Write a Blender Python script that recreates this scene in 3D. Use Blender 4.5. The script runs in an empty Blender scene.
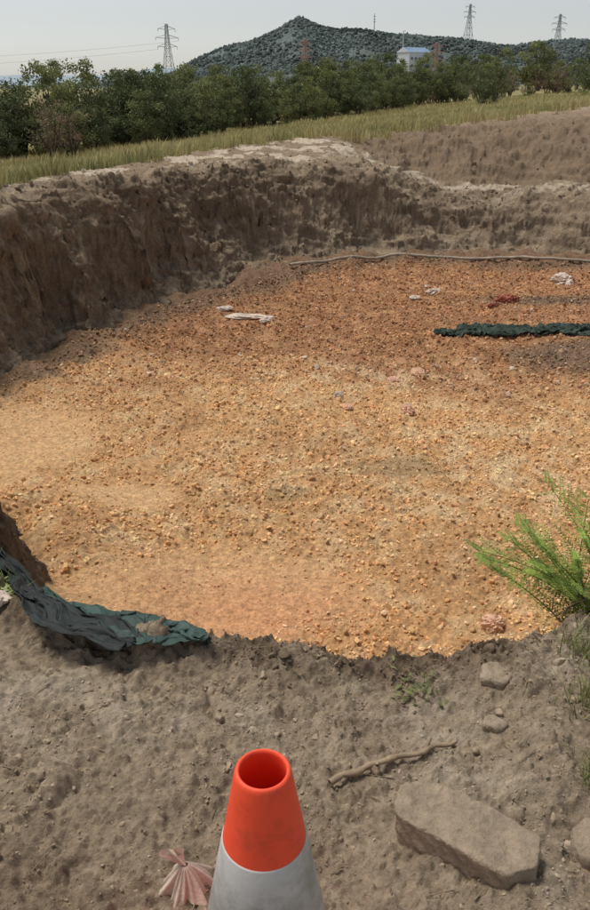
import bpy, bmesh, math, random
import numpy as np
from mathutils import Vector, Matrix
random.seed(7); rng=np.random.default_rng(7)
sc=bpy.context.scene
def link(o,parent=None):
    sc.collection.objects.link(o)
    if parent: o.parent=parent
    return o
# ---------------------------------------------------------------- noise
PT=rng.permutation(256); PT=np.concatenate([PT,PT,PT])
ANG=rng.uniform(0,2*np.pi,256); GX=np.cos(ANG); GY=np.sin(ANG)
RV=rng.random((256,3))
def perlin(x,y,seed=0):
    x=np.asarray(x,float)+seed*17.13; y=np.asarray(y,float)-seed*9.71
    xi=np.floor(x).astype(int); yi=np.floor(y).astype(int); xf=x-xi; yf=y-yi
    u=xf*xf*xf*(xf*(xf*6-15)+10); v=yf*yf*yf*(yf*(yf*6-15)+10)
    def g(ix,iy,fx,fy):
        h=PT[(PT[ix&255]+iy)&255]; return GX[h]*fx+GY[h]*fy
    a=g(xi,yi,xf,yf); b=g(xi+1,yi,xf-1,yf); c=g(xi,yi+1,xf,yf-1); d=g(xi+1,yi+1,xf-1,yf-1)
    return (a+(b-a)*u+((c+(d-c)*u)-(a+(b-a)*u))*v)*1.5
def fbm(x,y,o=4,seed=0,gain=.5):
    s=0;a=1;f=1;n=0
    for i in range(o):
        s=s+a*perlin(x*f,y*f,seed+i*3); n+=a; a*=gain; f*=2.03
    return s/n
def ridged(x,y,o=4,seed=0):
    s=0;a=1;f=1;n=0
    for i in range(o):
        s=s+a*(1-2*np.abs(perlin(x*f,y*f,seed+i*3))); n+=a; a*=.5; f*=2.1
    return s/n
def cobble(x,y,seed=0,dens=1.0):
    x=x+.25*perlin(x*2.3,y*2.3,seed+40)+.08*perlin(x*6,y*6,seed+42); y=y+.25*perlin(x*2.3,y*2.3,seed+41)+.08*perlin(x*6,y*6,seed+43)
    xi=np.floor(x).astype(int); yi=np.floor(y).astype(int); out=np.zeros(np.shape(x))
    for dx in(-1,0,1):
        for dy in(-1,0,1):
            cx=xi+dx; cy=yi+dy
            h=PT[(PT[(cx+seed*31)&255]+cy)&255]; r=RV[h]
            rad=.15+.45*r[...,2]**2; rad=np.where(RV[(h*7+3)&255][...,0]<dens,rad,.01)
            d2=((cx+r[...,0]-x)**2+(cy+r[...,1]-y)**2)/rad**2
            out=np.maximum(out,np.sqrt(np.clip(1-d2,0,1))*rad)
    return out
def sst(a,b,x):
    t=np.clip((x-a)/(b-a),0,1); return t*t*(3-2*t)
# ---------------------------------------------------------------- terrain
FOOT=np.array([(-3.9,6.8),(-2.7,6.0),(-1.86,5.25),(-1.52,4.4),(-1.2,3.5),(-.6,2.8),(.3,2.6),(.9,2.8),(1.4,3.3),(2.2,4.0),(4,5),(7,7),(9,11),(8.3,14.4),(5.6,15.1),(3.7,15.7),(1.7,15.8),(.1,14.7),(-1.53,12.5),(-2.67,10.4),(-3.4,8.2),(-3.9,7.3)])
def sdist(x,y):
    d=np.full(np.shape(x),1e9); ins=np.zeros(np.shape(x),bool); n=len(FOOT)
    for i in range(n):
        ax,ay=FOOT[i]; bx,by=FOOT[(i+1)%n]; ex,ey=bx-ax,by-ay
        t=np.clip(((x-ax)*ex+(y-ay)*ey)/(ex*ex+ey*ey),0,1)
        d=np.minimum(d,np.hypot(x-ax-t*ex,y-ay-t*ey))
        c=((ay>y)!=(by>y)); 
        with np.errstate(divide='ignore',invalid='ignore'):
            xx=ax+(y-ay)*ex/(ey if abs(ey)>1e-9 else 1e-9)
        ins^=c&(x<xx)
    return np.where(ins,-d,d)
WZ=-1.6
def ytrack(x): return np.interp(x,[-12,-6,-4,-2.2,.2,3.5,5.6,12.3,30,60],[-20,2.6,12.4,20.6,26.6,28.4,29.4,33,42,50])
def ytree(x): return np.interp(x,[-40,-30,-10,-4,.3,9,22,60],[0,10,28,36,45,60,68,90])
def fields(x,y):
    yt=ytrack(x); w=(y-yt)/(ytree(x)-yt)
    nbase=fbm(x*.5,y*.5,3,1)
    berm=np.interp(y,[-5,2.6,5,8,12,19,25],[0,0,.12,.36,.36,.2,.12])
    berm=np.where(x>2,berm*(1-.8*sst(2,4,x)*(1-sst(22,26,y))),berm)
    berm=berm+np.clip(x-2,0,12)*.085*sst(24,31,y)
    treez=-.76+np.clip(x+10,-4,34)*.055
    T=berm+(treez-berm)*np.clip(w,0,1)
    R=sst(1.0,3.4,x+.9*nbase)*(1-sst(9,12,x))
    yy=y+.9*nbase
    zr=np.interp(yy,[15,18,19.2,20.4,21.5,23.6],[-.38,-.38,-.50,-1.2,-1.6,-1.6])
    zr=np.where(yy>23.4,-1.6+(T+1.6)*np.interp(yy,[23.4,25.2,26.2,27.6,28.6],[0,.32,.60,.88,1]),np.minimum(zr,T))
    T=np.where((y>14)&(y<29.8),T+(zr-T)*R*sst(14,16,y),T)
    lump=np.exp(-(((x+2.0)/1.0)**2+((y-4.6)/1.0)**2))
    T=T-.34*np.exp(-(((x+2.0)/.9)**2+((y-4.6)/.9)**2))
    near=1-sst(3.3,7,y)
    near=near*(1-.9*sst(.15,.5,lump))
    dw=sdist(x+(.12+.34*(1-near))*fbm(x*.9,y*.9,3,11)*(1-.5*near),y+(.12+.34*(1-near))*fbm(x*.9,y*.9,3,12)*(1-.5*near))
    W=np.interp(y,[2,4,7,9,13,15.5,19],[.58,.60,.9,1.15,1.5,2.2,2.3])*(1+.5*fbm(x*.45,y*.45,2,13)*sst(5,8,y))
    dn=dw+(.20*fbm(x*.8,y*.8,4,21)*sst(5,7,y)+.05*fbm(x*5,y*5,3,22))*(1-.6*near)
    s=dn/W
    return T,s,w,dw,near,R,nbase
def H(x,y,full=True,wallf=False):
    x=np.asarray(x,float); y=np.asarray(y,float)
    T,s,w,dw,near,R,nb=fields(x,y)
    sc_=np.clip(s,0,1)
    p=np.interp(sc_,[0,.34,.46,.62,.8,.93,1],[0,.26,.42,.76,.93,.985,1.0])
    pn=np.interp(sc_,[0,.4,.8,1],[0,.5,.93,1])
    p=p*(1-near)+pn*near
    z=(WZ-.25)+(T-WZ+.25)*p
    onwall=sst(0,.15,s)*(1-sst(.9,1.15,s))
    far=1-sst(30,45,y)
    z=z+onwall*(1-near)*(.06*fbm(x*2,y*2,4,31))
    top=sst(.85,1.15,s)
    z=z+top*far*(1-near)*(1-np.clip(w,0,1))*(.09*fbm(x*1.1,y*1.1,4,41)+.06*ridged(x*2.8,y*2.8,4,42))
    hol=R*sst(15.5,17,y)*(1-sst(28.5,30,y))
    z=z+hol*(.22*fbm(x*.9,y*.9,4,45)+.08*ridged(x*2.4,y*2.4,4,46)+.16*cobble(x*1.9,y*1.9,47,.45))
    z=z+np.clip(w,0,1)*(1-sst(300,900,y))*.06*fbm(x*.6,y*.6,3,43)
    lip=np.exp(-((s-1.02)/.22)**2)
    z=z+lip*(1-near)*sst(5,7,y)*(.16*cobble(x*2.3,y*2.3,3,.5)+.08*cobble(x*6,y*6,4,.6)+.12*fbm(x*1.3,y*1.3,3,44))
    if full:
        m=near*sst(.2,.9,s)
        z=z+m*(.065*fbm(x*1.6,y*1.6,3,51)+.040*fbm(x*5,y*5,3,52)+.017*ridged(x*14,y*14,4,53))
        z=z+m*(.05*cobble(x*8,y*8,5,.25)+.035*cobble(x*22,y*22,6,.45)+.024*cobble(x*55,y*55,7,.5)+.006*fbm(x*60,y*60,2,55))
        z=z+m*lip*(.10*cobble(x*6.5,y*6.5,8,.45)+.05*cobble(x*16,y*16,9,.6)+.045*ridged(x*7,y*7,4,54))
        z=z+m*.08*np.exp(-(((x-.75)/.35)**2+((y-1.75)/.3)**2))
        for fx,fy,a in((-.55,1.55,.5),(-.28,1.75,-.4),(.02,1.35,.2),(-.75,1.2,.3)):
            u=(x-fx)*math.cos(a)+(y-fy)*math.sin(a); v=-(x-fx)*math.sin(a)+(y-fy)*math.cos(a)
            z=z-m*.022*np.exp(-((u/.055)**2+(v/.13)**2)**2)
    if wallf: return z,np.clip(sst(.0,.2,s)*(1-sst(1.0,1.35,s))*(1-.75*near)*(.6+.4*sst(5,7,y))+hol*.9,0,1)
    return z
def walldisp(x,y,z,nx,ny,nz,wm):
    """push the cut faces in and out along their own normal: clods, ledges, hollows"""
    u=(x*.8+y)*1.0; v=z*1.25
    D=.10*fbm(u*1.1,v*1.3,3,201)+.11*cobble(u*1.6,v*1.9+.3*u,202,.45)+.11*cobble(u*3.6,v*3.8,203,.5)+.09*cobble(u*8.5,v*8.5,204,.6)+.08*cobble(u*15,v*15,207,.6)+.055*fbm(u*6,v*7,4,205)+.07*ridged(u*1.1+v*.3,v*4.5,4,206)-.09
    D=D*wm
    return x+nx*D,y+ny*D,z+nz*D
def Hs(x,y): return float(H(np.array([x]),np.array([y]))[0])
def place(x,y):
    e=.04; z,wm=H(x,y,True,True); zx=H(x+e,y); zy=H(x,y+e); gx=-(zx-z)/e; gy=-(zy-z)/e; l=np.sqrt(gx*gx+gy*gy+1)
    return np.stack(walldisp(x,y,z,gx/l,gy/l,1/l,wm),-1)

def mesh_np(name,v,f,mats,col=None,smooth=True,parent=None,extra=None,mi=None,rawmesh=False):
    v=np.ascontiguousarray(v,dtype=np.float32); f=np.ascontiguousarray(f,dtype=np.int32)
    me=bpy.data.meshes.new(name); k=f.shape[1]
    me.vertices.add(len(v)); me.vertices.foreach_set('co',v.ravel())
    me.loops.add(f.size); me.loops.foreach_set('vertex_index',f.ravel())
    me.polygons.add(len(f)); me.polygons.foreach_set('loop_start',np.arange(0,f.size,k,dtype=np.int32))
    me.polygons.foreach_set('use_smooth',np.full(len(f),smooth))
    if mi is not None: me.polygons.foreach_set('material_index',np.asarray(mi,dtype=np.int32))
    me.update(calc_edges=True)
    if col is not None:
        a=me.attributes.new('Col','FLOAT_COLOR','POINT')
        c=np.ones((len(v),4),np.float32); c[:,:3]=col; a.data.foreach_set('color',c.ravel())
    for m in (mats if isinstance(mats,(list,tuple)) else [mats]): me.materials.append(m)
    if rawmesh: return me
    return link(bpy.data.objects.new(name,me),parent)
def gridfaces(nr,nc):
    i=np.arange(nr*nc).reshape(nr,nc)
    return np.stack([i[:-1,:-1],i[:-1,1:],i[1:,1:],i[1:,:-1]],-1).reshape(-1,4)
# ---------------------------------------------------------------- materials
def mat(name,col=(.3,.3,.3),rough=.9,attr=False,var=.25,vscale=20,bump=0,bscale=60,spec=.3,transl=0,metal=0,bump2=0,b2scale=200):
    m=bpy.data.materials.new(name); m.use_nodes=True; nt=m.node_tree; N=nt.nodes; L=nt.links
    bs=N['Principled BSDF']; bs.inputs['Roughness'].default_value=rough
    bs.inputs['Specular IOR Level'].default_value=spec; bs.inputs['Metallic'].default_value=metal
    tc=N.new('ShaderNodeTexCoord')
    nz=N.new('ShaderNodeTexNoise'); nz.inputs['Scale'].default_value=vscale; nz.inputs['Detail'].default_value=6; nz.inputs['Roughness'].default_value=.7
    L.new(tc.outputs['Object'],nz.inputs['Vector'])
    mr=N.new('ShaderNodeMapRange'); mr.inputs['From Min'].default_value=.3; mr.inputs['From Max'].default_value=.7
    mr.inputs['To Min'].default_value=1-var; mr.inputs['To Max'].default_value=1+var
    L.new(nz.outputs['Fac'],mr.inputs['Value'])
    vm=N.new('ShaderNodeVectorMath'); vm.operation='SCALE'
    if attr:
        at=N.new('ShaderNodeAttribute'); at.attribute_name='Col'; L.new(at.outputs['Color'],vm.inputs[0])
    else: vm.inputs[0].default_value=col
    L.new(mr.outputs[0],vm.inputs['Scale']); L.new(vm.outputs[0],bs.inputs['Base Color'])
    last=None
    for b,s in((bump,bscale),(bump2,b2scale)):
        if b:
            n2=N.new('ShaderNodeTexNoise'); n2.inputs['Scale'].default_value=s; n2.inputs['Detail'].default_value=8; n2.inputs['Roughness'].default_value=.7
            L.new(tc.outputs['Object'],n2.inputs['Vector'])
            bp=N.new('ShaderNodeBump'); bp.inputs['Distance'].default_value=b; bp.inputs['Strength'].default_value=1
            L.new(n2.outputs['Fac'],bp.inputs['Height'])
            if last: L.new(last.outputs[0],bp.inputs['Normal'])
            last=bp
    if last: L.new(last.outputs[0],bs.inputs['Normal'])
    if transl:
        tr=N.new('ShaderNodeBsdfTranslucent'); L.new(vm.outputs[0],tr.inputs['Color'])
        mx=N.new('ShaderNodeMixShader'); mx.inputs[0].default_value=transl
        L.new(bs.outputs[0],mx.inputs[1]); L.new(tr.outputs[0],mx.inputs[2]); L.new(mx.outputs[0],N['Material Output'].inputs['Surface'])
    return m
M_soil=mat('soil',attr=True,var=.34,vscale=26,bump=.020,bscale=18,bump2=.009,b2scale=100,spec=.12)
M_waste=mat('waste_gravel',attr=True,var=.45,vscale=34,bump=.028,bscale=34,bump2=.012,b2scale=100,spec=.25,rough=.75)
M_chunk=mat('gravel_chunks',attr=True,var=.25,vscale=45,bump=.004,bscale=60,spec=.25,rough=.8)
M_clod=mat('soil_clods',attr=True,var=.25,vscale=50,bump=.006,bscale=80,spec=.1)
M_leaf=mat('foliage',attr=True,var=.25,vscale=3,rough=.6,transl=.3)
M_grass=mat('grass',attr=True,var=.25,vscale=2,rough=.7,transl=.3)
M_bark=mat('bark',(.09,.07,.05),var=.4,vscale=12,bump=.01,bscale=30)
# ---------------------------------------------------------------- ground sheet
ys=[-6]; 
while ys[-1]<.7: ys.append(ys[-1]+.08)
while ys[-1]<2.75: ys.append(ys[-1]+.0055)
while ys[-1]<20: ys.append(ys[-1]+.010+.0013*(ys[-1]-2.7))
while ys[-1]<60: ys.append(ys[-1]+.032+.009*(ys[-1]-20))
while ys[-1]<6000: ys.append(ys[-1]*1.03)
ys=np.array(ys); NC=820
s=np.linspace(-1,1,NC); s=.48*s+.52*s**3
hw=3.2+.75*np.clip(ys,0,None)
X=s[None,:]*hw[:,None]; Y=np.repeat(ys[:,None],NC,1)
Z,WM=H(X,Y,True,True)
def soilcol(x,y):
    T,s,w,dw,near,R,nb=fields(x,y)
    n1=fbm(x*1.5,y*1.5,4,61); n2=fbm(x*7,y*7,4,62); n3=fbm(x*30,y*30,3,63)
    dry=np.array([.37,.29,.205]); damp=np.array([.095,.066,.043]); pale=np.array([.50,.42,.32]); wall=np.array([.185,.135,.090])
    gr=np.array([.25,.22,.10])
    c=dry*np.ones(np.shape(x)+(3,))
    def mix(c,b,m): return c+(b-c)*m[...,None]
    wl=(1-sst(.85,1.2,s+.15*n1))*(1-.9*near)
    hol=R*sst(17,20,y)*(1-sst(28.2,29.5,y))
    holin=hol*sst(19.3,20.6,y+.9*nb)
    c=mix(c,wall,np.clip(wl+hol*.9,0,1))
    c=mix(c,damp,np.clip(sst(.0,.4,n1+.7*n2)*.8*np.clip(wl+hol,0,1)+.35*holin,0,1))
    fw=sst(-1.2,.6,x)*sst(10,14,y)
    c=mix(c,dry,np.clip(sst(.0,.4,n2-.5*n1)*.5+.25*fw,0,1)*wl)
    c=mix(c,dry,np.exp(-((s-.28)/.16)**2)*wl*.3)  # lit look of the talus band painted in with the paler soil colour
    lumpm=np.exp(-(((x+2.0)/.9)**2+((y-4.6)/.9)**2))
    c=mix(c,damp*1.35,sst(.1,.5,lumpm)*(.55+.4*sst(-.3,.3,n2+n1)))
    band=np.exp(-((s-.95)/.38)**2)*near
    c=mix(c,damp*1.5,np.clip(band*sst(-.35,.3,n2+n1),0,1)*.8)
    c=mix(c,wall*1.35,sst(.05,.5,n1-.2*n3)*near*.55*sst(.8,1.2,s))
    c=mix(c,pale,sst(.05,.5,n2*.6-n1)*near*.6)
    st=fbm(x*1.5+y*.15,y*.55,4,64)
    tz=sst(1.0,1.25,s)*(1-sst(-.02,.03,w))*sst(6,8,y)*(1-sst(26,27.5,y))*(1-hol)
    c=mix(c,wall*1.25,sst(1.0,1.25,s)*sst(6,8,y)*(1-sst(30,33,y))*.8)
    c=mix(c,pale,tz*sst(-.02,.06,st+.15*n2)*.95)
    rt=R*np.exp(-((y+.35*x-20.3)/1.0)**2)
    c=mix(c,pale,rt*sst(-.08,.02,fbm(x*.8,y*2.2,3,65)+.2*n2)*.85)
    gm=sst(0,.03,w+.02*n1+.01*n2)
    gcol=gr*(1+.5*n2[...,None])
    c=mix(c,gcol,gm*.9)
    return np.clip(c*(1+.24*n3[...,None]*(y<30)[...,None]),.02,.8)
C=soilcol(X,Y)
def grid_normals(X,Y,Z):
    P=np.stack([X,Y,Z],-1); du=np.gradient(P,axis=1); dv=np.gradient(P,axis=0); n=np.cross(du,dv); n/=np.linalg.norm(n,axis=-1,keepdims=True)+1e-12; return n
nr=grid_normals(X,Y,Z)
for _ in range(3):
    nr[1:-1,1:-1]=(nr[1:-1,1:-1]+nr[:-2,1:-1]+nr[2:,1:-1]+nr[1:-1,:-2]+nr[1:-1,2:])/5
XD,YD,ZD=walldisp(X,Y,Z,nr[...,0],nr[...,1],nr[...,2],WM)
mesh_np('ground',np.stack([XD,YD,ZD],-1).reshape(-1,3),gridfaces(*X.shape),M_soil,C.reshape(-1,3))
# ---------------------------------------------------------------- waste surface
def wslurry(x,y):
    n=fbm(x*1.1,y*1.1,4,75)
    a=np.exp(-(((x+.55)/1.25)**2+((y-4.6)/.75)**2)*1.1)
    b=np.exp(-(((x+2.9)/1.1)**2+((y-7.2)/1.1)**2))
    c=np.exp(-(((x+1.4)/.7)**2+((y-6.15)/.28)**2))
    return np.clip(sst(.30,.72,np.maximum(np.maximum(a,b),c*.9)+.35*n),0,1)
def wz(x,y):
    big=fbm(x*.45,y*.45,3,71)
    slurry=wslurry(x,y)
    z=WZ+.12*big+.06*np.exp(-(((x-.2)/1.2)**2+((y-6.3)/.5)**2))
    rough=(1-.75*slurry)
    z=z+rough*(.06*fbm(x*2.2,y*2.2,3,72)+.035*ridged(x*6,y*6,4,73))+.012*fbm(x*20,y*20,3,74)
    z=z+rough*(.040*cobble(x*14,y*14,11,.7)+.026*cobble(x*24,y*24,13,.7)+.02*cobble(x*6,y*6,12,.3))
    d=sdist(x,y)
    return z+.16*sst(-1.1,.1,d)*(1+fbm(x*1.5,y*1.5,2,76))
def wastecol(x,y):
    n1=fbm(x*.7,y*.7,4,81); n2=fbm(x*3,y*3,4,82); n3=fbm(x*12,y*12,3,83)
    def mix(c,b,m): return c+(np.array(b)-c)*m[...,None]
    c=np.array([.72,.42,.195])*np.ones(np.shape(x)+(3,))
    c=mix(c,[.79,.56,.31],sst(-.1,.4,n2)*.7)
    c=mix(c,[.50,.285,.13],sst(.0,.45,n1-.3*n2)*.5)
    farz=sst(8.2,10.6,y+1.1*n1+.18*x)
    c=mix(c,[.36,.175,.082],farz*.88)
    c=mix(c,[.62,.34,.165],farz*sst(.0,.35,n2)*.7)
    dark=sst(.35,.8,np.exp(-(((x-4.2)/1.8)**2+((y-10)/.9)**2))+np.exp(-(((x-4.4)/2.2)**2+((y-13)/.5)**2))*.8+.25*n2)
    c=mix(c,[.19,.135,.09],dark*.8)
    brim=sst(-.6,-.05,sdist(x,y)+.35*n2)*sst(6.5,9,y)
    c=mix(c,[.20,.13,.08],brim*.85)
    sl=wslurry(x,y)
    c=mix(c,[.82,.51,.26],sl*.8)
    pk=np.exp(-(((x+.2)/1.0)**2+((y-4.4)/.6)**2))
    c=mix(c,[.84,.41,.205],np.clip(sl+.35,0,1)*pk*.75)
    pt=np.exp(-(((x-.9)/1.5)**2+((y-9.2)/.5)**2))+np.exp(-(((x-1.8)/1.5)**2+((y-6.6)/1.2)**2))*.8
    c=mix(c,[.80,.60,.36],np.clip(pt,0,1)*sst(-.1,.3,n2+.1)*.6)
    gr=sst(.5,.8,np.exp(-(((x-1.0)/.7)**2+((y-6.7)/.35)**2))+np.exp(-(((x+.1)/.5)**2+((y-6.0)/.3)**2))*.8+.35*n2)
    c=mix(c,[.36,.25,.12],gr*.6)
    return np.clip(c*(1+.32*n3[...,None]),.02,.88)
wx=np.linspace(-5,9.6,800); wy=2.0+np.cumsum(np.linspace(.012,.028,740)); wy=wy[wy<17]
X2,Y2=np.meshgrid(wx,wy); Z2=wz(X2,Y2)
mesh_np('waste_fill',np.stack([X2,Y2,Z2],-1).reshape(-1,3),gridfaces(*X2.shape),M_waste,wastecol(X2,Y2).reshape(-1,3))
# ---------------------------------------------------------------- chunk scatter
_cache={}
def rockbases(sub,nv=16,cuts=10):
    if sub in _cache: return _cache[sub]
    bm=bmesh.new(); bmesh.ops.create_icosphere(bm,subdivisions=sub,radius=1)
    v=np.array([q.co[:] for q in bm.verts]); f=np.array([[q.index for q in p.verts] for p in bm.faces]); bm.free()
    out=[]
    for i in range(nv):
        w=v.copy()
        for k in range(cuts):
            n=rng.normal(size=3); n/=np.linalg.norm(n); d=rng.uniform(.38,.8); e=np.clip(w@n-d,0,None); w=w-e[:,None]*n*.97
        if sub>=3:
            dd=1+.16*fbm(w[:,0]*1.8+w[:,2]*1.3+i,w[:,1]*1.8-w[:,2]*1.1,3,130)+.10*ridged(w[:,0]*4+w[:,2]*3+i,w[:,1]*4-w[:,2]*2,3,131); w=w*dd[:,None]
        else: w=w*(1+.08*rng.uniform(-1,1,(len(w),1)))
        out.append(w)
    _cache[sub]=(np.array(out),f); return _cache[sub]
def randrot(n):
    q=rng.normal(size=(n,4)); q/=np.linalg.norm(q,axis=1)[:,None]; w,x,y,z=q.T
    return np.stack([1-2*(y*y+z*z),2*(x*y-z*w),2*(x*z+y*w),2*(x*y+z*w),1-2*(x*x+z*z),2*(y*z-x*w),2*(x*z-y*w),2*(y*z+x*w),1-2*(x*x+y*y)],-1).reshape(n,3,3)
def scatter(name,pos,rad,col,m,sub=1,flat=(.55,1),smooth=False,parent=None):
    B,bf=rockbases(sub); nb=B.shape[1]; n=len(pos)
    V=B[rng.integers(0,len(B),n)]
    sc3=np.stack([rng.uniform(.8,1.4,n),rng.uniform(.75,1.15,n),rng.uniform(flat[0],flat[1],n)],-1)
    V=V*sc3[:,None,:]*rad[:,None,None]
    V=np.einsum('nij,nkj->nki',randrot(n),V)+pos[:,None,:]
    F=bf[None]+(np.arange(n)*nb)[:,None,None]
    return mesh_np(name,V.reshape(-1,3),F.reshape(-1,3),m,np.repeat(col,nb,0),smooth,parent)
def wpts(n,y0,y1,x0,x1):
    x=rng.uniform(x0,x1,n); y=rng.uniform(y0,y1,n); k=sdist(x,y)<.1
    k&=rng.random(n)>wslurry(x,y)*.7
    k&=rng.random(n)<.7+.8*fbm(x*1.3,y*1.3,3,85)
    x,y=x[k],y[k]; return x,y
def colvar(c,v=.25,t=.02):
    n=len(c); b=rng.normal(1,v,(n,1)); tt=rng.normal(0,t,(n,3)); return np.clip(c*np.clip(b,.45,1.7)*(1+tt),.02,.88)
par=link(bpy.data.objects.new('gravel_waste_chunks',None))
x,y=wpts(66000,2.6,9,-4,4.8); r=(.007+.021*rng.random(len(x))**2.6)*(1-.45*wslurry(x,y))
c=colvar(wastecol(x,y),.20,.04); pl=rng.random(len(x))<.13; c[pl]=c[pl]*.45+np.array([.86,.68,.44])*.55
scatter('pebbles_near',np.stack([x,y,wz(x,y)+r*.2],-1),r,c,M_chunk,1,parent=par)
x,y=wpts(60000,9,16.2,-4,8.5); r=.011+.024*rng.random(len(x))**2.6
c=colvar(wastecol(x,y),.28,.05); pl=rng.random(len(x))<.18; c[pl]=c[pl]*.35+np.array([.72,.48,.28])*.65
scatter('pebbles_far',np.stack([x,y,wz(x,y)+r*.25],-1),r,c,M_chunk,1,parent=par)
x,y=wpts(300,3.4,15.5,-4,8); r=.024+.020*rng.random(len(x))
c=colvar(wastecol(x,y),.2); scatter('lumps',np.stack([x,y,wz(x,y)+r*.1],-1),r,c,M_chunk,3,smooth=True,parent=par)
par=link(bpy.data.objects.new('soil_clods',None))
def clods(name,n,x0,x1,y0,y1,r0,r1,pw,fn,sub=1,bright=1.0,smooth=False):
    x=rng.uniform(x0,x1,n); y=rng.uniform(y0,y1,n); T,s,w,dw,near,R,nb=fields(x,y)
    k=fn(x,y,s,w)>rng.random(n)
    k&=~((x<-.28)&(x>-1.5)&(y>1.93)&(y<3.2)&(y<2.05-.75*(x+.28)+.1))
    x,y=x[k],y[k]; r=r0+(r1-r0)*rng.random(len(x))**pw
    c=colvar(soilcol(x,y),.10,.012)*bright
    P=place(x,y) if y1>4 else np.stack([x,y,H(x,y)],-1)
    P[:,2]-=r*.05
    scatter(name,P,r,c,M_clod,sub,(.55,.95),smooth=smooth,parent=par)
clods('crumbs_near',60000,-1.7,1.7,.8,2.4,.0018,.008,3.0,lambda x,y,s,w:(s>.95)*np.clip(.40+1.1*fbm(x*3,y*3,3,91),.06,1),1)
clods('clods_near',1600,-1.7,1.7,.8,2.9,.006,.024,3.8,lambda x,y,s,w:(s>.95)*np.clip(.35+1.3*fbm(x*2,y*2,3,92),.03,1),3,1,True)
clods('clods_rim',1500,-1.7,1.7,1.6,3.2,.005,.026,3.2,lambda x,y,s,w:np.exp(-((s-1.1)/.25)**2)*np.clip(.4+1.2*fbm(x*3,y*3,2,97),0,1),3,.85,True)
clods('clods_bank',34000,-8,9,5,19,.010,.055,4.5,lambda x,y,s,w:(s>.02)*(s<1.5)*np.clip(.5+1.2*fbm(x*1.2,y*1.2,3,94),.05,1),1)
clods('clods_top',9000,-8,12,9,30,.012,.09,4.5,lambda x,y,s,w:(s>1)*(w<.05)*np.clip(.3+fbm(x,y,3,93),.03,1),1)
clods('clods_toe',7000,-5,8,5,17,.012,.07,3,lambda x,y,s,w:np.exp(-((s-.2)/.15)**2),1)
clods('clods_side',1500,-3,-1.2,3.4,5.6,.006,.04,3,lambda x,y,s,w:(s>.0)*.8,1)
# ---------------------------------------------------------------- grass
def blades(name,x,y,z,h,wd,c,m,bend=.35,parent=None):
    n=len(x); a=rng.uniform(0,2*np.pi,n); dx,dy=np.cos(a),np.sin(a); b=bend*h*rng.uniform(.2,1.3,n); a2=rng.uniform(0,2*np.pi,n); bx,by=np.cos(a2)*b,np.sin(a2)*b
    P=np.zeros((n,5,3))
    P[:,0]=np.stack([x-dx*wd,y-dy*wd,z],-1); P[:,1]=np.stack([x+dx*wd,y+dy*wd,z],-1)
    P[:,2]=np.stack([x+dx*wd*.8+bx*.35,y+dy*wd*.8+by*.35,z+h*.6],-1); P[:,3]=np.stack([x-dx*wd*.8+bx*.35,y-dy*wd*.8+by*.35,z+h*.6],-1)
    P[:,4]=np.stack([x+bx,y+by,z+h*.97],-1)
    i=(np.arange(n)*5)[:,None]
    F=np.concatenate([i+[0,1,2],i+[0,2,3],i+[3,2,4]])
    return mesh_np(name,P.reshape(-1,3),F,m,np.repeat(c,5,0),False,parent)
n=230000; y=10+62*rng.random(n)**1.5; x=rng.uniform(-.46,.5,n)*y; 
yt=ytrack(x); w=(y-yt)/(ytree(x)-yt); nn=fbm(x*.8,y*.8,3,95); n5=fbm(x*.25,y*.25,3,96)
k=(w+.10*nn>0.0)&(w<1.15); x,y,w,nn,n5=x[k],y[k],w[k],nn[k],n5[k]
edge=np.exp(-w*9); h=(.08+.24*rng.random(len(x)))*(1+.9*nn+.5*n5)*(.8+.5*edge)
gc=np.array([.29,.28,.12])*(1+.25*rng.normal(size=(len(x),1)))+np.array([.24,.17,.10])*np.clip(nn+1.5*n5+.3+.35*rng.random(len(x)),0,1)[:,None]
blades('grass_verge',x,y,H(x,y,False)-.02,h,.006+.0004*y,np.clip(gc,.03,.55),M_grass)
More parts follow.
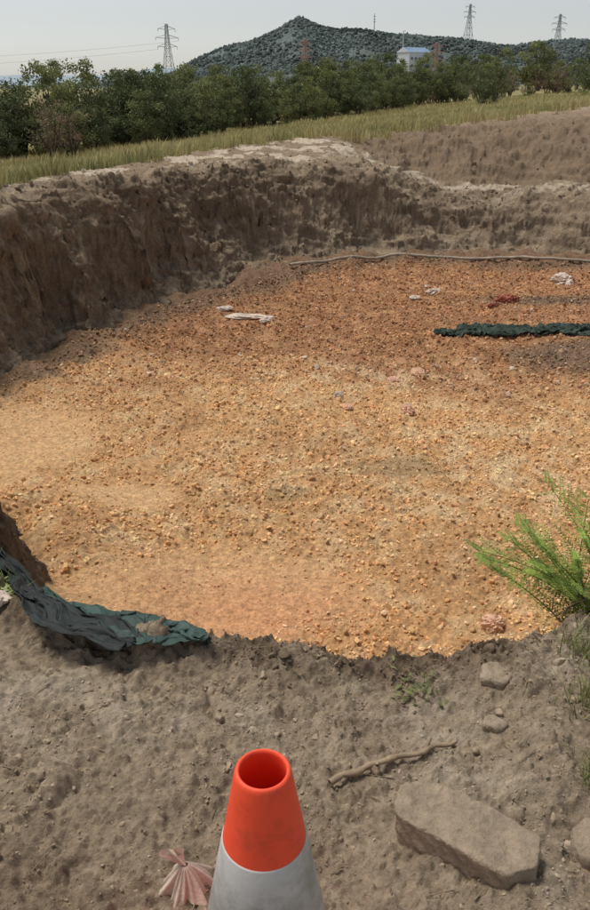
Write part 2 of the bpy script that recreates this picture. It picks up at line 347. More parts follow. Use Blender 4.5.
# ---------------------------------------------------------------- trees
def tube(pts,rads,seg=6):
    V=[];F=[]
    pts=[Vector(p) for p in pts]
    for i,p in enumerate(pts):
        t=(pts[min(i+1,len(pts)-1)]-pts[max(i-1,0)]).normalized()
        u=t.cross(Vector((0,0,1))) if abs(t.z)<.9 else t.cross(Vector((1,0,0))); u.normalize(); v=t.cross(u)
        for k in range(seg):
            a=2*math.pi*k/seg; V.append(p+(u*math.cos(a)+v*math.sin(a))*rads[i])
    for i in range(len(pts)-1):
        for k in range(seg):
            a=i*seg+k;b=i*seg+(k+1)%seg; F.append((a,b,b+seg,a+seg))
    return [tuple(q) for q in V],F
def join_parts(parts):
    V=[];F=[];o=0
    for v,f in parts:
        V+=list(v); F+=[tuple(i+o for i in q) for q in f]; o=len(V)
    return np.array(V),np.array(F)
def treemesh(name,h,wd,nclump,nleaf,base,sparse=1.0,low=.12,leaf=.06):
    parts=[];cl=[]
    nst=random.randint(3,5)
    for i in range(nst):
        a=2*math.pi*i/nst+random.uniform(-.5,.5); L=h*random.uniform(.55,.85); sp=wd*random.uniform(.15,.45)
        pts=[(0.05*math.cos(a),.05*math.sin(a),-.15)]
        for k in range(1,5):
            t=k/4; pts.append((math.cos(a)*sp*t**.9+random.uniform(-.05,.05),math.sin(a)*sp*t**.9+random.uniform(-.05,.05),L*t))
        parts.append(tube(pts,[.05,.042,.032,.02,.008],5))
        for k in range(5):
            j=random.randint(1,3); p=Vector(pts[j]); q=p+Vector((random.uniform(-.5,.5)*wd*.6,random.uniform(-.5,.5)*wd*.6,random.uniform(.15,.6)))
            parts.append(tube([p,(p+q)/2+Vector((0,0,.06)),q],[.02,.012,.005],4)); cl.append(q)
    while len(cl)<nclump:
        a=random.uniform(0,2*math.pi); zz=random.uniform(low,1); rr=math.sqrt(random.random())*wd*.5*(math.sin(math.pi*min(.93,.18+zz*.8))**.6)
        cl.append(Vector((math.cos(a)*rr,math.sin(a)*rr,zz*h*.93)))
    V,F=join_parts(parts); nbark=len(F)
    C=np.array([[.09,.07,.05]]*len(V))
    lv=[];lc=[]
    for c in cl:
        R=random.uniform(.16,.36)*wd/3+.08; n=int(nleaf*random.uniform(.5,1.3)*sparse)
        d=rng.normal(size=(n,3)); d/=np.linalg.norm(d,axis=1)[:,None]; rad=R*rng.random(n)**.45
        p=np.array(c)+d*rad[:,None]*np.array([1.15,1.15,.85])
        p=p[p[:,2]>.02]; n=len(p)
        ax=rng.normal(size=(n,3)); ax/=np.linalg.norm(ax,axis=1)[:,None]; b=np.cross(ax,rng.normal(size=(n,3))); b/=np.linalg.norm(b,axis=1)[:,None]
        sz=leaf*rng.uniform(.6,1.3,(n,1))
        q=np.stack([p-ax*sz,p-b*sz*.45,p+ax*sz,p+b*sz*.45],1)
        tone=random.uniform(.6,1.45); col=np.array(base)*tone*np.clip(rng.normal(1,.22,(n,1)),.4,1.7)
        lv.append(q.reshape(-1,3)); lc.append(np.repeat(col,4,0))
    lv=np.concatenate(lv); lc=np.concatenate(lc); lf=np.arange(len(lv)).reshape(-1,4)+len(V)
    return mesh_np(name,np.concatenate([V,lv]),np.concatenate([F,lf]),[M_bark,M_leaf],np.concatenate([C,lc]),False,mi=[0]*nbark+[1]*len(lf),rawmesh=True)
G1=(.145,.165,.065);G2=(.105,.13,.055);G3=(.19,.205,.08);BR=(.21,.15,.10)
var=[treemesh('tree_a',3.0,2.6,46,110,G1),treemesh('tree_b',2.6,2.8,44,110,G2),treemesh('tree_c',3.2,2.3,44,105,G3),treemesh('tree_d',2.8,3.0,50,105,G2),
     treemesh('tree_e',3.1,2.2,40,90,G1,.9),treemesh('tree_brown',2.4,1.7,30,50,BR,.8,leaf=.045),treemesh('tree_f',2.2,2.4,40,110,G3)]
row=link(bpy.data.objects.new('tree_row',None))
def tree(vi,x,y,s,sz=1):
    o=bpy.data.objects.new('tree',var[vi]); link(o,row); o.location=(x,y,float(H(np.array([x]),np.array([y]),False)[0])-.03)
    o.rotation_euler=(0,0,random.uniform(0,6.28)); o.scale=(s,s,s*sz)
line=[(-26,14),(-10,28),(-4,36),(.3,45),(9,60),(22,68),(48,84)]
pts=[]
for (ax,ay),(bx,by) in zip(line[:-1],line[1:]):
    L=math.hypot(bx-ax,by-ay); nx,ny=-(by-ay)/L,(bx-ax)/L; k=0
    while k<L:
        pts.append((ax+(bx-ax)*k/L,ay+(by-ay)*k/L,nx,ny)); k+=1.2
for (px,py,nx,ny) in pts:
    for rk in range(4):
        off=rk*1.9+random.uniform(-.8,.8)+.4; jx=random.uniform(-.5,.5)
        x=px+nx*off+jx; y=py+ny*off+random.uniform(-.5,.5)
        right=x>11
        vi=random.choice([0,1,2,3,4,6]) ; s_=random.uniform(.68,1.02)*(1+.05*rk)
        if rk==0: s_*=random.uniform(.5,1)
        if right:
            s_*=random.uniform(.45,.95); 
            if random.random()<.5: vi=5
        if random.random()<.04 and rk<2: vi=5
        if random.random()<(.3 if right else .08): continue
        tree(vi,x,y,s_*1.0)
tree(5,-8.0,27.6,.85); tree(5,-7.4,27.9,.8)
for (x,y,s_) in((-12.5,29,1.0),(-11.4,30,1.05),(-13.6,31,1.1),(-12.2,33,1.15),(-10.6,31,1.0),(-15,34,1.2),(-14,36,1.2)): tree(random.choice([0,1,3]),x,y,s_)
for (x,y,s_) in((10.8,50,.7),(12,52,.8),(17.5,50,.85),(19.3,52,.85),(21.5,52,.95),(7,70,1.4),(3,62,1.1),(15,80,1.3),(24,86,1.5),(32,92,1.8),(38,95,1.9),(20,90,1.3)):
    tree(random.choice([0,3,4]),x,y,s_)
for i in range(60):
    x=random.uniform(5,60); tree(random.choice([5,5,0,2]),x,92+random.uniform(0,25),random.uniform(.9,1.5))
# ---------------------------------------------------------------- hills
M_hill=mat('hazy_hill_forest',attr=True,var=.3,vscale=.15)
hp=[(-60,83),(120,80),(165,74),(185,68),(200,57),(225,46),(250,41),(275,31),(298,18),(312,23),(330,28),(360,27),(385,31),(420,34),(450,37),(480,41),(510,44),(540,39),(570,37),(600,39),(660,46),(900,70)]
hx=np.array([(u-295)*1.02 for u,v in hp]); hz=np.array([(84-v)*.93-1.0 for u,v in hp])
def hillz(x,y):
    yy=(y-900-25*perlin(x*.008,y*0,5))/150
    return np.interp(x,hx,hz)*np.exp(-yy**2)*(1+.25*fbm(x*.012,y*.012,3,101)*np.abs(np.tanh(yy*2)))-1
gx,gy=np.meshgrid(np.linspace(-300,600,260),np.linspace(600,1300,120))
n1=fbm(gx*.03,gy*.03,3,102)
hc=np.array([.105,.13,.12])*(1+.5*n1[...,None])  # distance haze is mixed into this bluish forest albedo
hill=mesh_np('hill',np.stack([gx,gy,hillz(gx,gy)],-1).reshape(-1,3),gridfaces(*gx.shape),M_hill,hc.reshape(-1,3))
n=60000; x=rng.uniform(-180,480,n); y=rng.uniform(680,925,n); z=hillz(x,y); k=(z>.5)&(rng.random(n)<.75+1.4*fbm(x*.03,y*.03,3,105)); x,y,z=x[k],y[k],z[k]
r=.6+2.2*rng.random(len(x))**3.5; nn=fbm(x*.018,y*.018,4,103)
c=np.array([.098,.122,.115])*np.clip(rng.normal(1,.22,(len(x),1))+1.1*nn[:,None],.45,1.9)  # canopy tint paled and blued to carry the painted haze
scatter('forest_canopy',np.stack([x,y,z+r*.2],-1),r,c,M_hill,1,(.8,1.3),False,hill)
M_far=mat('hazy_far_hill',(.30,.37,.42),var=.08,vscale=.01)  # pale blue base colour holds the haze of the farthest ridge
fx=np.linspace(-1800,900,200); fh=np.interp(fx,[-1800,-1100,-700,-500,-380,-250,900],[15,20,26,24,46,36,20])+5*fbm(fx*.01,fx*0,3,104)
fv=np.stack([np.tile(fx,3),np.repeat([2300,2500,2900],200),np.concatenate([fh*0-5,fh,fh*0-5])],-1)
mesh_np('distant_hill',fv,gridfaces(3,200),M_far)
# ---------------------------------------------------------------- pylons
M_steel=mat('galvanised_steel',(.26,.28,.29),var=.1,rough=.6,metal=.2)
M_red=mat('red_white_steel',(.40,.27,.25),var=.2,rough=.7)
def pylon(x,y,z,h,m,bw,arms=3,rot=0):
    parts=[]
    def beam(a,b,r): parts.append(tube([a,b],[r,r],4))
    def hwid(t): return h*(.11*(1-t)**1.6+.018)
    lv=[0,.2,.38,.52,.64,.74,.83,.92,1]
    for i in range(len(lv)):
        a=hwid(lv[i]); P=[(sx*a,sy*a,lv[i]*h) for sx,sy in((-1,-1),(1,-1),(1,1),(-1,1))]
        if i<len(lv)-1:
            b=hwid(lv[i+1]); Q=[(sx*b,sy*b,lv[i+1]*h) for sx,sy in((-1,-1),(1,-1),(1,1),(-1,1))]
            for k in range(4):
                beam(P[k],Q[k],bw); beam(P[k],Q[(k+1)%4],bw*.6); beam(P[(k+1)%4],Q[k],bw*.6); beam(Q[k],Q[(k+1)%4],bw*.6)
    tips=[]
    for t,L in list(zip((.66,.79,.92),(.17,.20,.15)))[:arms]:
        for sx in(-1,1):
            e=(sx*L*h,0,t*h+.01*h); w0=hwid(t)
            for sy in(-1,1): beam((sx*w0,sy*w0,t*h),e,bw*.7); beam((sx*w0,sy*w0,t*h+.05*h),e,bw*.6)
            beam(e,(e[0],0,e[2]-.045*h),bw*.9); tips.append((e[0],0,e[2]-.045*h))
    V,F=join_parts(parts); o=mesh_np('transmission_tower',V,F,m,smooth=False); o.location=(x,y,z); o.rotation_euler=(0,0,rot); return o,tips
t1,tips=pylon(-57.5,400,-1,27,M_steel,.11,3,.5)
pylon(165,850,float(hillz(np.array([165.]),np.array([850.]))[0])-1,32,M_steel,.18,3,.3)
pylon(236,800,22,36,M_steel,.18,3,.2)
pylon(3.4,300,-1,16.5,M_red,.10,3,.6)
pylon(48,300,-1,15.5,M_red,.10,3,.4)
parts=[]
for (lx,ly,lz) in tips[::3]:
    a=Vector((lx*math.cos(.5),lx*math.sin(.5),lz)); a+=Vector((-57.5,400,-1)); b=a+Vector((-330,-60,0)); P=[]
    for i in range(25):
        t=i/24; p=a.lerp(b,t); p.z-=9*4*t*(1-t); P.append(p)
    parts.append(tube(P,[.035]*25,4))
V,F=join_parts(parts); mesh_np('power_lines',V,F,M_steel)
V,F=join_parts([tube([(0,0,0),(0,0,19)],[.5,.25],6)]+[tube([(-1.2,0,k),(1.2,0,k)],[.2,.2],4) for k in(12,14,16.5)]); o=mesh_np('radio_mast',V,F,M_steel); o.location=(77,870,float(hillz(np.array([77.]),np.array([870.]))[0])-1)
def box(name,loc,size,m,parent=None,bev=0):
    bm=bmesh.new(); bmesh.ops.create_cube(bm,size=1); bmesh.ops.scale(bm,vec=size,verts=bm.verts)
    if bev: bmesh.ops.bevel(bm,geom=bm.edges[:],offset=bev,segments=2,affect='EDGES')
    me=bpy.data.meshes.new(name); bm.to_mesh(me); bm.free(); me.materials.append(m); o=link(bpy.data.objects.new(name,me),parent); o.location=loc; return o
M_white=mat('white_cladding',(.55,.60,.66),var=.06,vscale=.5); M_blue=mat('blue_cladding',(.22,.32,.45),var=.1,vscale=.5); M_glass=mat('window_glass',(.12,.15,.18),rough=.2)
b=link(bpy.data.objects.new('factory_building',None)); b.location=(51,380,0); b.rotation_euler=(0,0,.5)
box('walls',(0,0,7.0),(11,9,14),M_white,b); box('annex',(4,-6,6.0),(6,3,12),M_blue,b)
V=np.array([(-5.8,-4.8,14),(5.8,-4.8,14),(5.8,4.8,14),(-5.8,4.8,14),(-5.8,0,16),(5.8,0,16)]); 
mesh_np('roof',V,np.array([(0,1,5,4),(2,3,4,5)]),M_blue,smooth=False,parent=b); mesh_np('gables',V,np.array([(0,4,3),(1,2,5)]),M_white,smooth=False,parent=b)
for i in range(3): 
    for k in range(3): box('window',(-4+i*2.0,-4.52,6+k*2.8),(1.1,.08,1.0),M_glass,b)
V,F=join_parts([tube([(0,0,0),(0,0,22)],[.3,.18],8),tube([(-.2,0,22),(1.0,0,22.3)],[.15,.12],6)]); o=mesh_np('light_mast',V,F,M_white); o.location=(46,378,0)
# ---------------------------------------------------------------- traffic cone
def vmat(name,bands,rough,bump=.0006,p0=.35,p1=.62,sc_=14):
    m=bpy.data.materials.new(name); m.use_nodes=True; nt=m.node_tree; N=nt.nodes; L=nt.links; bs=N['Principled BSDF']
    tc=N.new('ShaderNodeTexCoord'); nz=N.new('ShaderNodeTexNoise'); nz.inputs['Scale'].default_value=sc_; nz.inputs['Detail'].default_value=8; nz.inputs['Roughness'].default_value=.7
    L.new(tc.outputs['Object'],nz.inputs['Vector']); cr=N.new('ShaderNodeValToRGB'); cr.color_ramp.elements[0].position=p0; cr.color_ramp.elements[0].color=(*bands[0],1); cr.color_ramp.elements[1].position=p1; cr.color_ramp.elements[1].color=(*bands[1],1)
    L.new(nz.outputs['Fac'],cr.inputs[0]); L.new(cr.outputs[0],bs.inputs['Base Color']); bs.inputs['Roughness'].default_value=rough
    n2=N.new('ShaderNodeTexNoise'); n2.inputs['Scale'].default_value=60; L.new(tc.outputs['Object'],n2.inputs['Vector'])
    bp=N.new('ShaderNodeBump'); bp.inputs['Distance'].default_value=bump; L.new(n2.outputs['Fac'],bp.inputs['Height']); L.new(bp.outputs[0],bs.inputs['Normal']); return m
M_or=vmat('orange_plastic',((.66,.07,.03),(.92,.085,.03)),.55,.0006,.30,.48); M_wb=vmat('reflective_band',((.30,.29,.26),(.54,.53,.51)),.5,.0008,.34,.55,9)
cone=link(bpy.data.objects.new('traffic_cone',None)); cone.location=(-.052,.935,0)
def lathe(name,prof,m,parent,seg=72):
    V=[];F=[]
    for r,z in prof:
        for k in range(seg): a=2*math.pi*k/seg; V.append((r*math.cos(a),r*math.sin(a),z))
    for i in range(len(prof)-1):
        for k in range(seg): a=i*seg+k;b_=i*seg+(k+1)%seg; F.append((a,b_,b_+seg,a+seg))
    return mesh_np(name,np.array(V),np.array(F),m,smooth=True,parent=parent)
R_=lambda z:.0455+.168*(.70-z)
lathe('upper_body',[(R_(.55),.55),(R_(.60),.60),(R_(.66),.66),(R_(.69),.69),(R_(.697)-.0005,.697),(R_(.70)-.003,.7005),(R_(.70)-.006,.700),(R_(.69)-.009,.693),(R_(.66)-.010,.66),(R_(.5)-.011,.5),(R_(.1)-.011,.1)],M_or,cone)
lathe('reflective_sleeve',[(R_(.33),.33),(R_(.33)+.0018,.332),(R_(.547)+.0018,.547),(R_(.55)+.0012,.5495),(R_(.55)-.001,.5505)],M_wb,cone)
lathe('lower_body',[(R_(.03)+.02,.03),(R_(.05)+.004,.05),(R_(.08),.08),(R_(.33),.33)],M_or,cone)
bs=box('base',(0,0,.015),(.36,.36,.035),M_or,cone,.01)
# ---------------------------------------------------------------- rocks
M_rock=mat('sandstone',(.40,.315,.225),var=.30,vscale=16,bump=.012,bscale=24,bump2=.007,b2scale=110)
def slab(name,poly,z0,z1,tilt=(0,0),shr=.88,m=M_rock,sub=4,noise=.010,off=(0,0),seed=1,bev=.008,lowf=.7):
    cx=sum(p[0] for p in poly)/len(poly); cy=sum(p[1] for p in poly)/len(poly)
    bm=bmesh.new(); top=[bm.verts.new((p[0]-cx,p[1]-cy,z1+tilt[0]*(p[0]-cx)+tilt[1]*(p[1]-cy))) for p in poly]
    bot=[bm.verts.new(((p[0]-cx)*shr+off[0],(p[1]-cy)*shr+off[1],z0)) for p in poly]
    bm.faces.new(top); bm.faces.new(bot[::-1]); n=len(poly)
    for i in range(n): bm.faces.new((top[i],bot[i],bot[(i+1)%n],top[(i+1)%n]))
    bmesh.ops.recalc_face_normals(bm,faces=bm.faces)
    bmesh.ops.bevel(bm,geom=bm.edges[:],offset=bev,segments=2,affect='EDGES',profile=.6)
    bmesh.ops.triangulate(bm,faces=bm.faces)
    for k in range(sub+1):
        bmesh.ops.subdivide_edges(bm,edges=[e for e in bm.edges if e.calc_length()>.009],cuts=1)
        bmesh.ops.triangulate(bm,faces=[f for f in bm.faces if len(f.verts)>3])
    bm.normal_update()
    co=np.array([v.co[:] for v in bm.verts]); nr=np.array([v.normal[:] for v in bm.verts])
    d=noise*lowf*(fbm(co[:,0]*9+co[:,2]*7,co[:,1]*9-co[:,2]*8,3,110+seed))+noise*.5*ridged(co[:,0]*32+co[:,2]*22,co[:,1]*32,4,115+seed)
    co=co+nr*d[:,None]
    for v,c in zip(bm.verts,co): v.co=c
    me=bpy.data.meshes.new(name); bm.to_mesh(me); bm.free(); me.materials.append(m)
    for p in me.polygons: p.use_smooth=True
    o=link(bpy.data.objects.new(name,me)); o.location=(cx,cy,0); return o
g=Hs(.42,1.33)
slab('rock_slab',[(.242,1.350),(.258,1.330),(.474,1.198),(.545,1.222),(.578,1.30),(.47,1.375),(.340,1.445),(.262,1.428)],g-.04,.108,(-.06,.06),.97,seed=1,noise=.012,bev=.004,off=(.01,-.005))
slab('rock',[(.665,1.29),(.71,1.26),(.78,1.28),(.79,1.37),(.72,1.39),(.675,1.36)],Hs(.7,1.3)-.04,Hs(.7,1.3)+.04,(0,.05),.8,seed=2,noise=.018,bev=.022)
slab('rock',[(.555,1.84),(.62,1.82),(.66,1.86),(.62,1.91),(.57,1.90)],Hs(.6,1.87)-.03,Hs(.6,1.87)+.025,(0,.1),.9,seed=3,sub=3,noise=.014)
slab('rock',[(.53,1.69),(.58,1.67),(.60,1.69),(.57,1.72),(.54,1.72)],Hs(.57,1.7)-.03,Hs(.57,1.7)+.015,(0,.1),.9,seed=4,sub=3,noise=.014)
M_stick=mat('dry_wood',(.29,.22,.145),var=.35,vscale=30,bump=.004,bscale=70)
P=[];Rr=[]
for i in range(20):
    t=i/19; x=.0925+t*(.449-.0925)+.003*math.sin(i*1.9); y=1.52+t*(1.663-1.52)+.010*math.sin(t*5)+.004*math.sin(i*1.3); P.append((x,y,0)); Rr.append(.0095-.003*t+.0013*math.sin(i*2.3)+.0008*math.sin(i*5.1))
zs=[Hs(p[0],p[1]) for p in P]; za,zb=max(zs[0],np.mean(zs[:5]))+.012,max(zs[-1],np.mean(zs[-5:]))+.014
P=[(p[0],p[1],(za+(zb-za)*i/19)+.004*math.sin(i*.9)) for i,p in enumerate(P)]
parts=[tube(P,Rr,10),tube([P[14],(P[14][0]+.02,P[14][1]+.03,P[14][2]+.02)],[.005,.003],6),tube([P[7],(P[7][0]-.005,P[7][1]-.02,P[7][2]+.01)],[.005,.004],6)]
V,F=join_parts(parts); mesh_np('stick',V,F,M_stick)
# ---------------------------------------------------------------- cloth sheets
def sheet(name,far,nearp,m,zf,amp=.02,fr=9,nu=160,nv=80,seed=1,lift=.02,solid=.002,jag=.03,fine=.4):
    far=np.array(far);nearp=np.array(nearp); u=np.linspace(0,1,nu); v=np.linspace(0,1,nv)
    k=np.linspace(0,1,len(far)); k2=np.linspace(0,1,len(nearp))
    fx=[np.interp(u,k,far[:,i]) for i in range(2)]; nx=[np.interp(u,k2,nearp[:,i]) for i in range(2)]
    U,Vv=np.meshgrid(u,v)
    x=fx[0][None]*(1-Vv)+nx[0][None]*Vv; y=fx[1][None]*(1-Vv)+nx[1][None]*Vv
    x=x+jag*fbm(U*5,Vv*3,3,seed); y=y+jag*fbm(U*9+9,Vv*3,3,seed)
    z=zf(x,y)
    z=z+lift+amp*(ridged(U*fr*.5+Vv*1.5,Vv*fr*.28-U,3,seed+5)+.6)+fine*amp*ridged(U*fr*.6-Vv*3,Vv*fr,3,seed+9)
    o=mesh_np(name,np.stack([x,y,z],-1).reshape(-1,3),gridfaces(nv,nu),m,smooth=True)
    md=o.modifiers.new('s','SOLIDIFY'); md.thickness=solid; return o
def smoothH(x,y):
    return sum(np.clip(H(x+dx,y+dy,False),-.22,.3) for dx,dy in((0,0),(.09,0),(0,.09),(-.09,0),(0,-.09)))/5
M_tarp=mat('green_tarpaulin',(.034,.066,.056),var=.5,vscale=7,rough=.55,spec=.35,bump=.004,bscale=40)
M_black=mat('black_tarpaulin',(.018,.024,.023),var=.4,vscale=14,rough=.6,spec=.3,bump=.004,bscale=50)
tp=link(bpy.data.objects.new('tarpaulin',None))
a=sheet('green_side',[(-1.0,2.60),(-.78,2.50),(-.52,2.34),(-.36,2.20),(-.28,2.07)],[(-.98,2.52),(-.78,2.28),(-.64,2.07),(-.50,2.00),(-.32,2.02)],M_tarp,smoothH,.036,4.0,seed=3,lift=.045,jag=.06,fine=.35); a.parent=tp
a=sheet('black_fold',[(-1.6,3.0),(-1.2,2.78),(-.98,2.54),(-.82,2.34),(-.66,2.16),(-.48,2.04)],[(-1.5,2.76),(-1.2,2.62),(-1.06,2.44),(-.96,2.26),(-.86,2.10),(-.55,1.97)],M_black,smoothH,.030,5,seed=8,lift=.06,jag=.06,fine=.4); a.parent=tp
sheet('shade_net',[(2.15,11.05),(2.8,11.35),(3.5,11.15),(4.6,11.4),(5.6,11.3)],[(2.2,10.85),(2.7,11.0),(3.4,10.85),(4.5,11.0),(5.6,11.1)],mat('shade_net',(.05,.068,.056),var=.8,vscale=7,bump=.02,bscale=20,rough=.9,spec=.1),wz,.07,24,260,60,seed=12,lift=-.04,jag=.35)
P=[(-.1,14.95),(.5,15.3),(1.2,15.75),(1.9,15.95),(2.8,15.85),(3.7,15.85),(4.6,15.6),(5.6,15.3),(7,14.9)]
xs=np.interp(np.linspace(0,8,70),range(9),[p[0] for p in P]); yy=np.interp(np.linspace(0,8,70),range(9),[p[1] for p in P])
yy=yy-.15+.12*fbm(xs*.9,xs*0,3,120)
zz=np.maximum(H(xs,yy,False),wz(xs,yy))+.05; zz=np.convolve(np.pad(zz,3,'edge'),np.ones(7)/7,'valid')
V,F=join_parts([tube(list(zip(xs,yy,zz)),[.028]*70,8)]); mesh_np('pale_crust_line',V,F,mat('pale_crust',(.36,.30,.23),var=.4,vscale=4,rough=.7))  # tube stands in for the pale crust along the fill's far edge
# ---------------------------------------------------------------- crumpled bags / litter
def crumple(name,x,y,z,sx,sy,sz,m,seed,parent=None,rot=0):
    bm=bmesh.new(); bmesh.ops.create_icosphere(bm,subdivisions=5,radius=1); co=np.array([v.co[:] for v in bm.verts])
    d=1+.55*ridged(co[:,0]*1.3+co[:,2]*.9+seed,co[:,1]*1.3-co[:,2]*1.1,3,seed)+.25*ridged(co[:,0]*4+co[:,2]*3,co[:,1]*4-co[:,2]*2,3,seed+2)+.5*fbm(co[:,0]*1.2+seed,co[:,1]*1.2,2,seed+4)
    co=co*d[:,None]*np.array([sx,sy,sz])*.85
    for v,c in zip(bm.verts,co): v.co=c
    me=bpy.data.meshes.new(name); bm.to_mesh(me); bm.free(); me.materials.append(m)
    o=link(bpy.data.objects.new(name,me),parent); o.location=(x,y,z); o.rotation_euler=(0,0,rot); return o
M_pink=mat('pinkish_cloth',(.58,.46,.37),var=.2,vscale=20,rough=.8,bump=.003,bscale=60)
M_pkst=mat('pinkish_scrap',(.66,.42,.29),var=.3,vscale=20,rough=.8,bump=.005,bscale=40)
M_pl=mat('white_plastic',(.62,.52,.43),var=.25,vscale=12,rough=.6); M_rp=mat('red_plastic',(.36,.12,.07),var=.3,vscale=9,rough=.6)
V=[];F=[];nu,nv=120,26
for j in range(nv):
    t=j/(nv-1)
    for i in range(nu):
        a=2*math.pi*i/nu; pl=1+.20*math.sin(a*7+t*2+.8*math.sin(a*2))*t+.09*math.sin(a*17+3*t)
        r=(.008+.060*t**.8)*pl*(1+.2*math.cos(a-.7))
        V.append((r*math.cos(a),r*.8*math.sin(a),.085-.085*t+.012*math.sin(a*4)*t))
for j in range(nv-1):
    for i in range(nu): F.append((j*nu+i,j*nu+(i+1)%nu,(j+1)*nu+(i+1)%nu,(j+1)*nu+i))
for j in range(8):
    t=j/7
    for i in range(nu):
        a=2*math.pi*i/nu; r=(.006+.014*t)*(1+.45*math.sin(a*4+1)*t); V.append((r*math.cos(a)-.028*t,r*math.sin(a)*.5+.01*t,.085+.03*t+.010*math.sin(a*3)*t))
o0=nv*nu
for j in range(7):
    for i in range(nu): F.append((o0+j*nu+i,o0+(j+1)*nu+i,o0+(j+1)*nu+(i+1)%nu,o0+j*nu+(i+1)%nu))
o=mesh_np('knotted_bag',np.array(V),np.array(F),M_pink); o.location=(-.255,1.235,Hs(-.245,1.2)-.01)
crumple('plastic_bag',-1.08,2.28,Hs(-1.08,2.28)+.03,.06,.035,.022,M_pl,5)
lit=link(bpy.data.objects.new('litter',None))
for i,(x,y,a,b_,c_,m) in enumerate([(-.75,11.9,.26,.07,.03,M_pl),(-.42,11.6,.13,.06,.03,M_pl),(4.9,14.4,.22,.16,.12,M_pl),(3.55,13.0,.18,.10,.07,M_rp),(2.4,13.6,.12,.08,.05,M_pl),(1.55,9.4,.08,.06,.05,M_pkst),(1.2,9.1,.06,.05,.03,M_pkst),(.5,8.5,.05,.04,.04,M_pl),(1.25,8.1,.09,.06,.05,M_pkst),(1.30,4.2,.06,.05,.05,M_pkst),(3.2,12.6,.10,.05,.04,M_rp),(.6,8.2,.05,.04,.03,M_pkst),(2.0,13.0,.08,.05,.03,M_pl),(-1.1,12.1,.10,.06,.03,M_pl)]):
    zz0=float(wz(np.array([x]),np.array([y]))[0])
    crumple('piece_%d'%i,x,y,zz0+.02,a,b_,c_,m,20+i,lit,i)
n=420; x=rng.uniform(-2.5,7,n); y=rng.uniform(8.5,15.5,n); k=sdist(x,y)<-.2; x,y=x[k],y[k]
cc=np.where(rng.random((len(x),1))<.5,np.array([[.62,.52,.42]]),np.array([[.5,.3,.2]])); r=.012+.04*rng.random(len(x))**2
scatter('scraps',np.stack([x,y,wz(x,y)+.03],-1),r,cc,M_chunk,1,(.15,.5),False,lit)
# ---------------------------------------------------------------- plants
def frond(start,dirv,L,droop,npin=11,nl=11,col=(.27,.36,.08)):
    V=[];F=[];C=[]
    p=Vector(start); d=Vector(dirv).normalized(); step=L/npin
    path=[p.copy()]
    for i in range(npin):
        d=(d+Vector((random.uniform(-.04,.04),random.uniform(-.04,.04),-droop/npin))).normalized(); p=p+d*step; path.append(p.copy())
    vt,ft=tube(path,[.0028*(1-.8*i/npin)+.0005 for i in range(npin+1)],4); V+=vt; F+=ft; C+=[(.12,.14,.04)]*len(vt)
    for i in range(2,npin+1):
        t=i/npin; pl=L*.34*math.sin(math.pi*min(.93,.22+.68*t)); q0=path[i]; td=(path[i]-path[i-1]).normalized(); side=td.cross(Vector((0,0,1))).normalized()
        for sg in(-1,1):
            pd=(td*.65+side*sg*.8+Vector((0,0,random.uniform(-.3,.2)))).normalized()
            tone=random.uniform(.6,1.4)
            for j in range(1,nl+1):
                q=q0+pd*(pl*j/nl)+Vector((0,0,-.12*pl*(j/nl)**2)); ll=.017*(1-.4*j/nl)*random.uniform(.8,1.2)
                sd=pd.cross(Vector((0,0,1))).normalized()
                for s2 in(-1,1):
                    ld=(sd*s2+pd*.45+Vector((0,0,random.uniform(-.3,.2)))).normalized(); wv=pd*ll*.30
                    o=len(V); V+=[tuple(q),tuple(q+ld*ll*.5+wv),tuple(q+ld*ll),tuple(q+ld*ll*.5-wv)]; F.append((o,o+1,o+2,o+3))
                    tt=tone*random.uniform(.8,1.2); C+=[tuple(c*tt for c in col)]*4
    return V,F,C
def plantobj(name,fr,m=None):
    V=[];F=[];C=[]
    for v,f,c in fr: o=len(V); V+=v; F+=[tuple(i+o for i in q) for q in f]; C+=c
    return mesh_np(name,np.array(V),np.array(F),M_leaf if m is None else m,np.array(C),False)
fr=[]; root=Vector((1.27,2.60,Hs(1.26,2.62)+.05))
tg=[(.74,2.52,.15),(.78,2.60,.17),(.84,2.66,.19),(.81,2.48,.11),(.92,2.72,.20),(.96,2.58,.17),(.93,2.46,.12),(1.04,2.78,.22),(1.06,2.62,.19),(.93,2.44,.07),(1.1,2.5,.15),(1.16,2.7,.21),(1.06,2.40,.08),(1.2,2.6,.20),(1.15,2.42,.09),(1.3,2.75,.23),(1.2,2.5,.13),(.98,2.5,.06),(1.12,2.52,.09),(.86,2.54,.14)]
for i,tgt in enumerate(tg):
    t=Vector(tgt); s0=root+Vector((random.uniform(-.14,.1),random.uniform(-.12,.12),random.uniform(.02,.10))); d=t-s0; L=d.length*random.uniform(.85,1.08)
    fr.append(frond(s0,d+Vector((0,0,.16*L)),L,.45,npin=14,nl=13))
plantobj('mimosa_plant',fr)
parts=[]
for i in range(70):
    p=Vector((random.uniform(.93,1.35),random.uniform(2.25,2.75),0)); p.z=Hs(p.x,p.y)+.005; P=[p]
    for k in range(5): P.append(P[-1]+Vector((random.uniform(-.05,.03),random.uniform(-.05,.05),random.uniform(-.01,.05))))
    parts.append(tube(P,[.006,.005,.004,.003,.002,.001],4))
V,F=join_parts(parts); mesh_np('dead_stems',V,F,mat('dead_stems',(.07,.05,.035),var=.3,vscale=20))
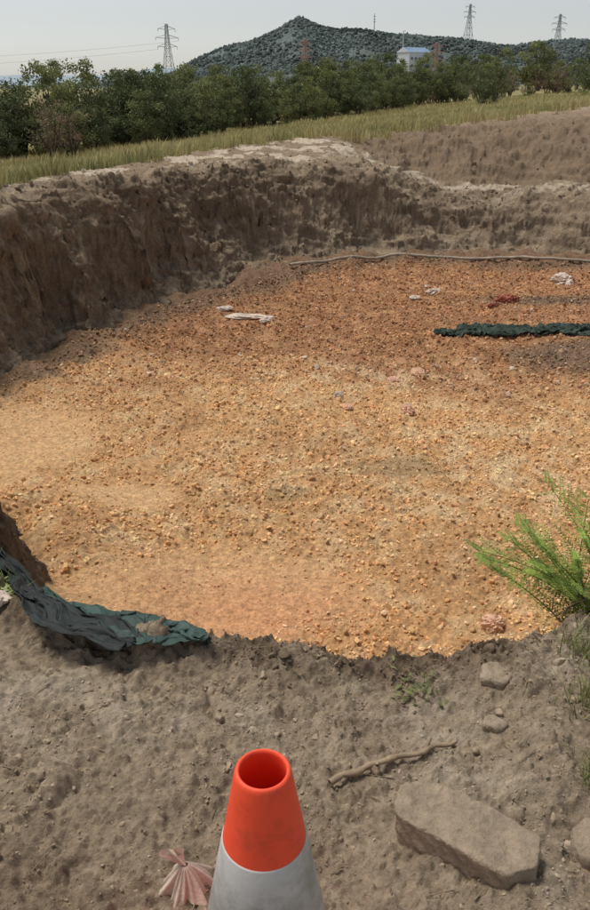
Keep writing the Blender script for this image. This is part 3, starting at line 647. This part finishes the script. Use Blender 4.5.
def tuft(name,x,y,n,h,spread,col):
    xx=x+rng.normal(0,spread,n); yy=y+rng.normal(0,spread,n)
    c=np.array(col)*np.clip(rng.normal(1,.25,(n,1)),.4,1.7); blades(name,xx,yy,H(xx,yy)-.005,h*rng.uniform(.4,1.2,n),.0022,c,M_grass,.9)
tuft('weed',.36,1.86,30,.04,.03,(.19,.20,.08)); tuft('weed',.86,1.75,110,.09,.04,(.24,.25,.10)); tuft('weed',.79,1.50,60,.08,.03,(.24,.27,.10)); tuft('weed',.93,1.98,140,.10,.05,(.25,.26,.11)); tuft('weed',-1.1,2.42,70,.07,.04,(.22,.30,.08))
def leaves(name,x,y,n,sp,sz,col):
    V=[];F=[];C=[]
    for i in range(n):
        px,py=x+random.gauss(0,sp),y+random.gauss(0,sp); pz=Hs(px,py)+random.uniform(.003,.03); a=random.uniform(0,6.28); d=Vector((math.cos(a),math.sin(a),random.uniform(-.2,.5)))*sz*random.uniform(.6,1.2); s_=Vector((-d.y,d.x,.1*sz))*.4; p=Vector((px,py,pz)); o=len(V)
        V+=[tuple(p-d),tuple(p-s_*.9-d*.1),tuple(p+d),tuple(p+s_*.9-d*.1)]; F.append((o,o+1,o+2,o+3)); t=random.uniform(.6,1.3); C+=[tuple(c*t for c in col)]*4
    mesh_np(name,np.array(V),np.array(F),M_leaf,np.array(C),False)
leaves('weed_leaves',-1.04,2.36,60,.04,.018,(.30,.36,.13)); leaves('weed_leaves',.37,1.85,40,.04,.016,(.18,.19,.08)); leaves('weed_leaves',.02,1.9,10,.05,.012,(.16,.13,.07))
leaves('dry_leaves',.2,1.5,60,.5,.010,(.25,.18,.10))
parts=[]
for i in range(70):
    x,y=random.uniform(-1,1.1),random.uniform(1.05,2.1); a=random.uniform(0,6.28); L=random.uniform(.02,.08); z=Hs(x,y)
    parts.append(tube([(x,y,z+.005),(x+math.cos(a)*L,y+math.sin(a)*L,Hs(x+math.cos(a)*L,y+math.sin(a)*L)+.006)],[.0018,.001],4))
V,F=join_parts(parts); mesh_np('twigs',V,F,M_stick)
# ---------------------------------------------------------------- light, world, camera
S=Vector((-.42,.22,1.0)).normalized()
sl=bpy.data.lights.new('sun','SUN'); sl.energy=3.1; sl.angle=math.radians(22); sl.color=(1,.94,.86)
so=link(bpy.data.objects.new('sun',sl)); so.rotation_euler=S.to_track_quat('Z','Y').to_euler()
wd=bpy.data.worlds.new('World'); sc.world=wd; wd.use_nodes=True; nt=wd.node_tree; N=nt.nodes; L=nt.links
bg=N['Background']; sky=N.new('ShaderNodeTexSky'); sky.sky_type='NISHITA'; sky.sun_disc=False
sky.sun_elevation=math.asin(S.z); sky.sun_rotation=math.atan2(S.x,S.y); sky.air_density=1; sky.dust_density=.6; sky.ozone_density=1.5
hs=N.new('ShaderNodeHueSaturation'); hs.inputs['Saturation'].default_value=.32
L.new(sky.outputs[0],hs.inputs['Color']); L.new(hs.outputs[0],bg.inputs['Color']); bg.inputs['Strength'].default_value=.108
cd=bpy.data.cameras.new('camera'); cam=link(bpy.data.objects.new('camera',cd)); cam.location=(0,0,1.7); cam.rotation_euler=(math.radians(64.8),0,0)
cd.sensor_fit='VERTICAL'; cd.sensor_height=24; cd.lens=788/910*24; cd.clip_end=9000; cd.clip_start=.05
sc.camera=cam
sc.view_settings.view_transform='Standard'; sc.view_settings.look='None'; sc.view_settings.exposure=0
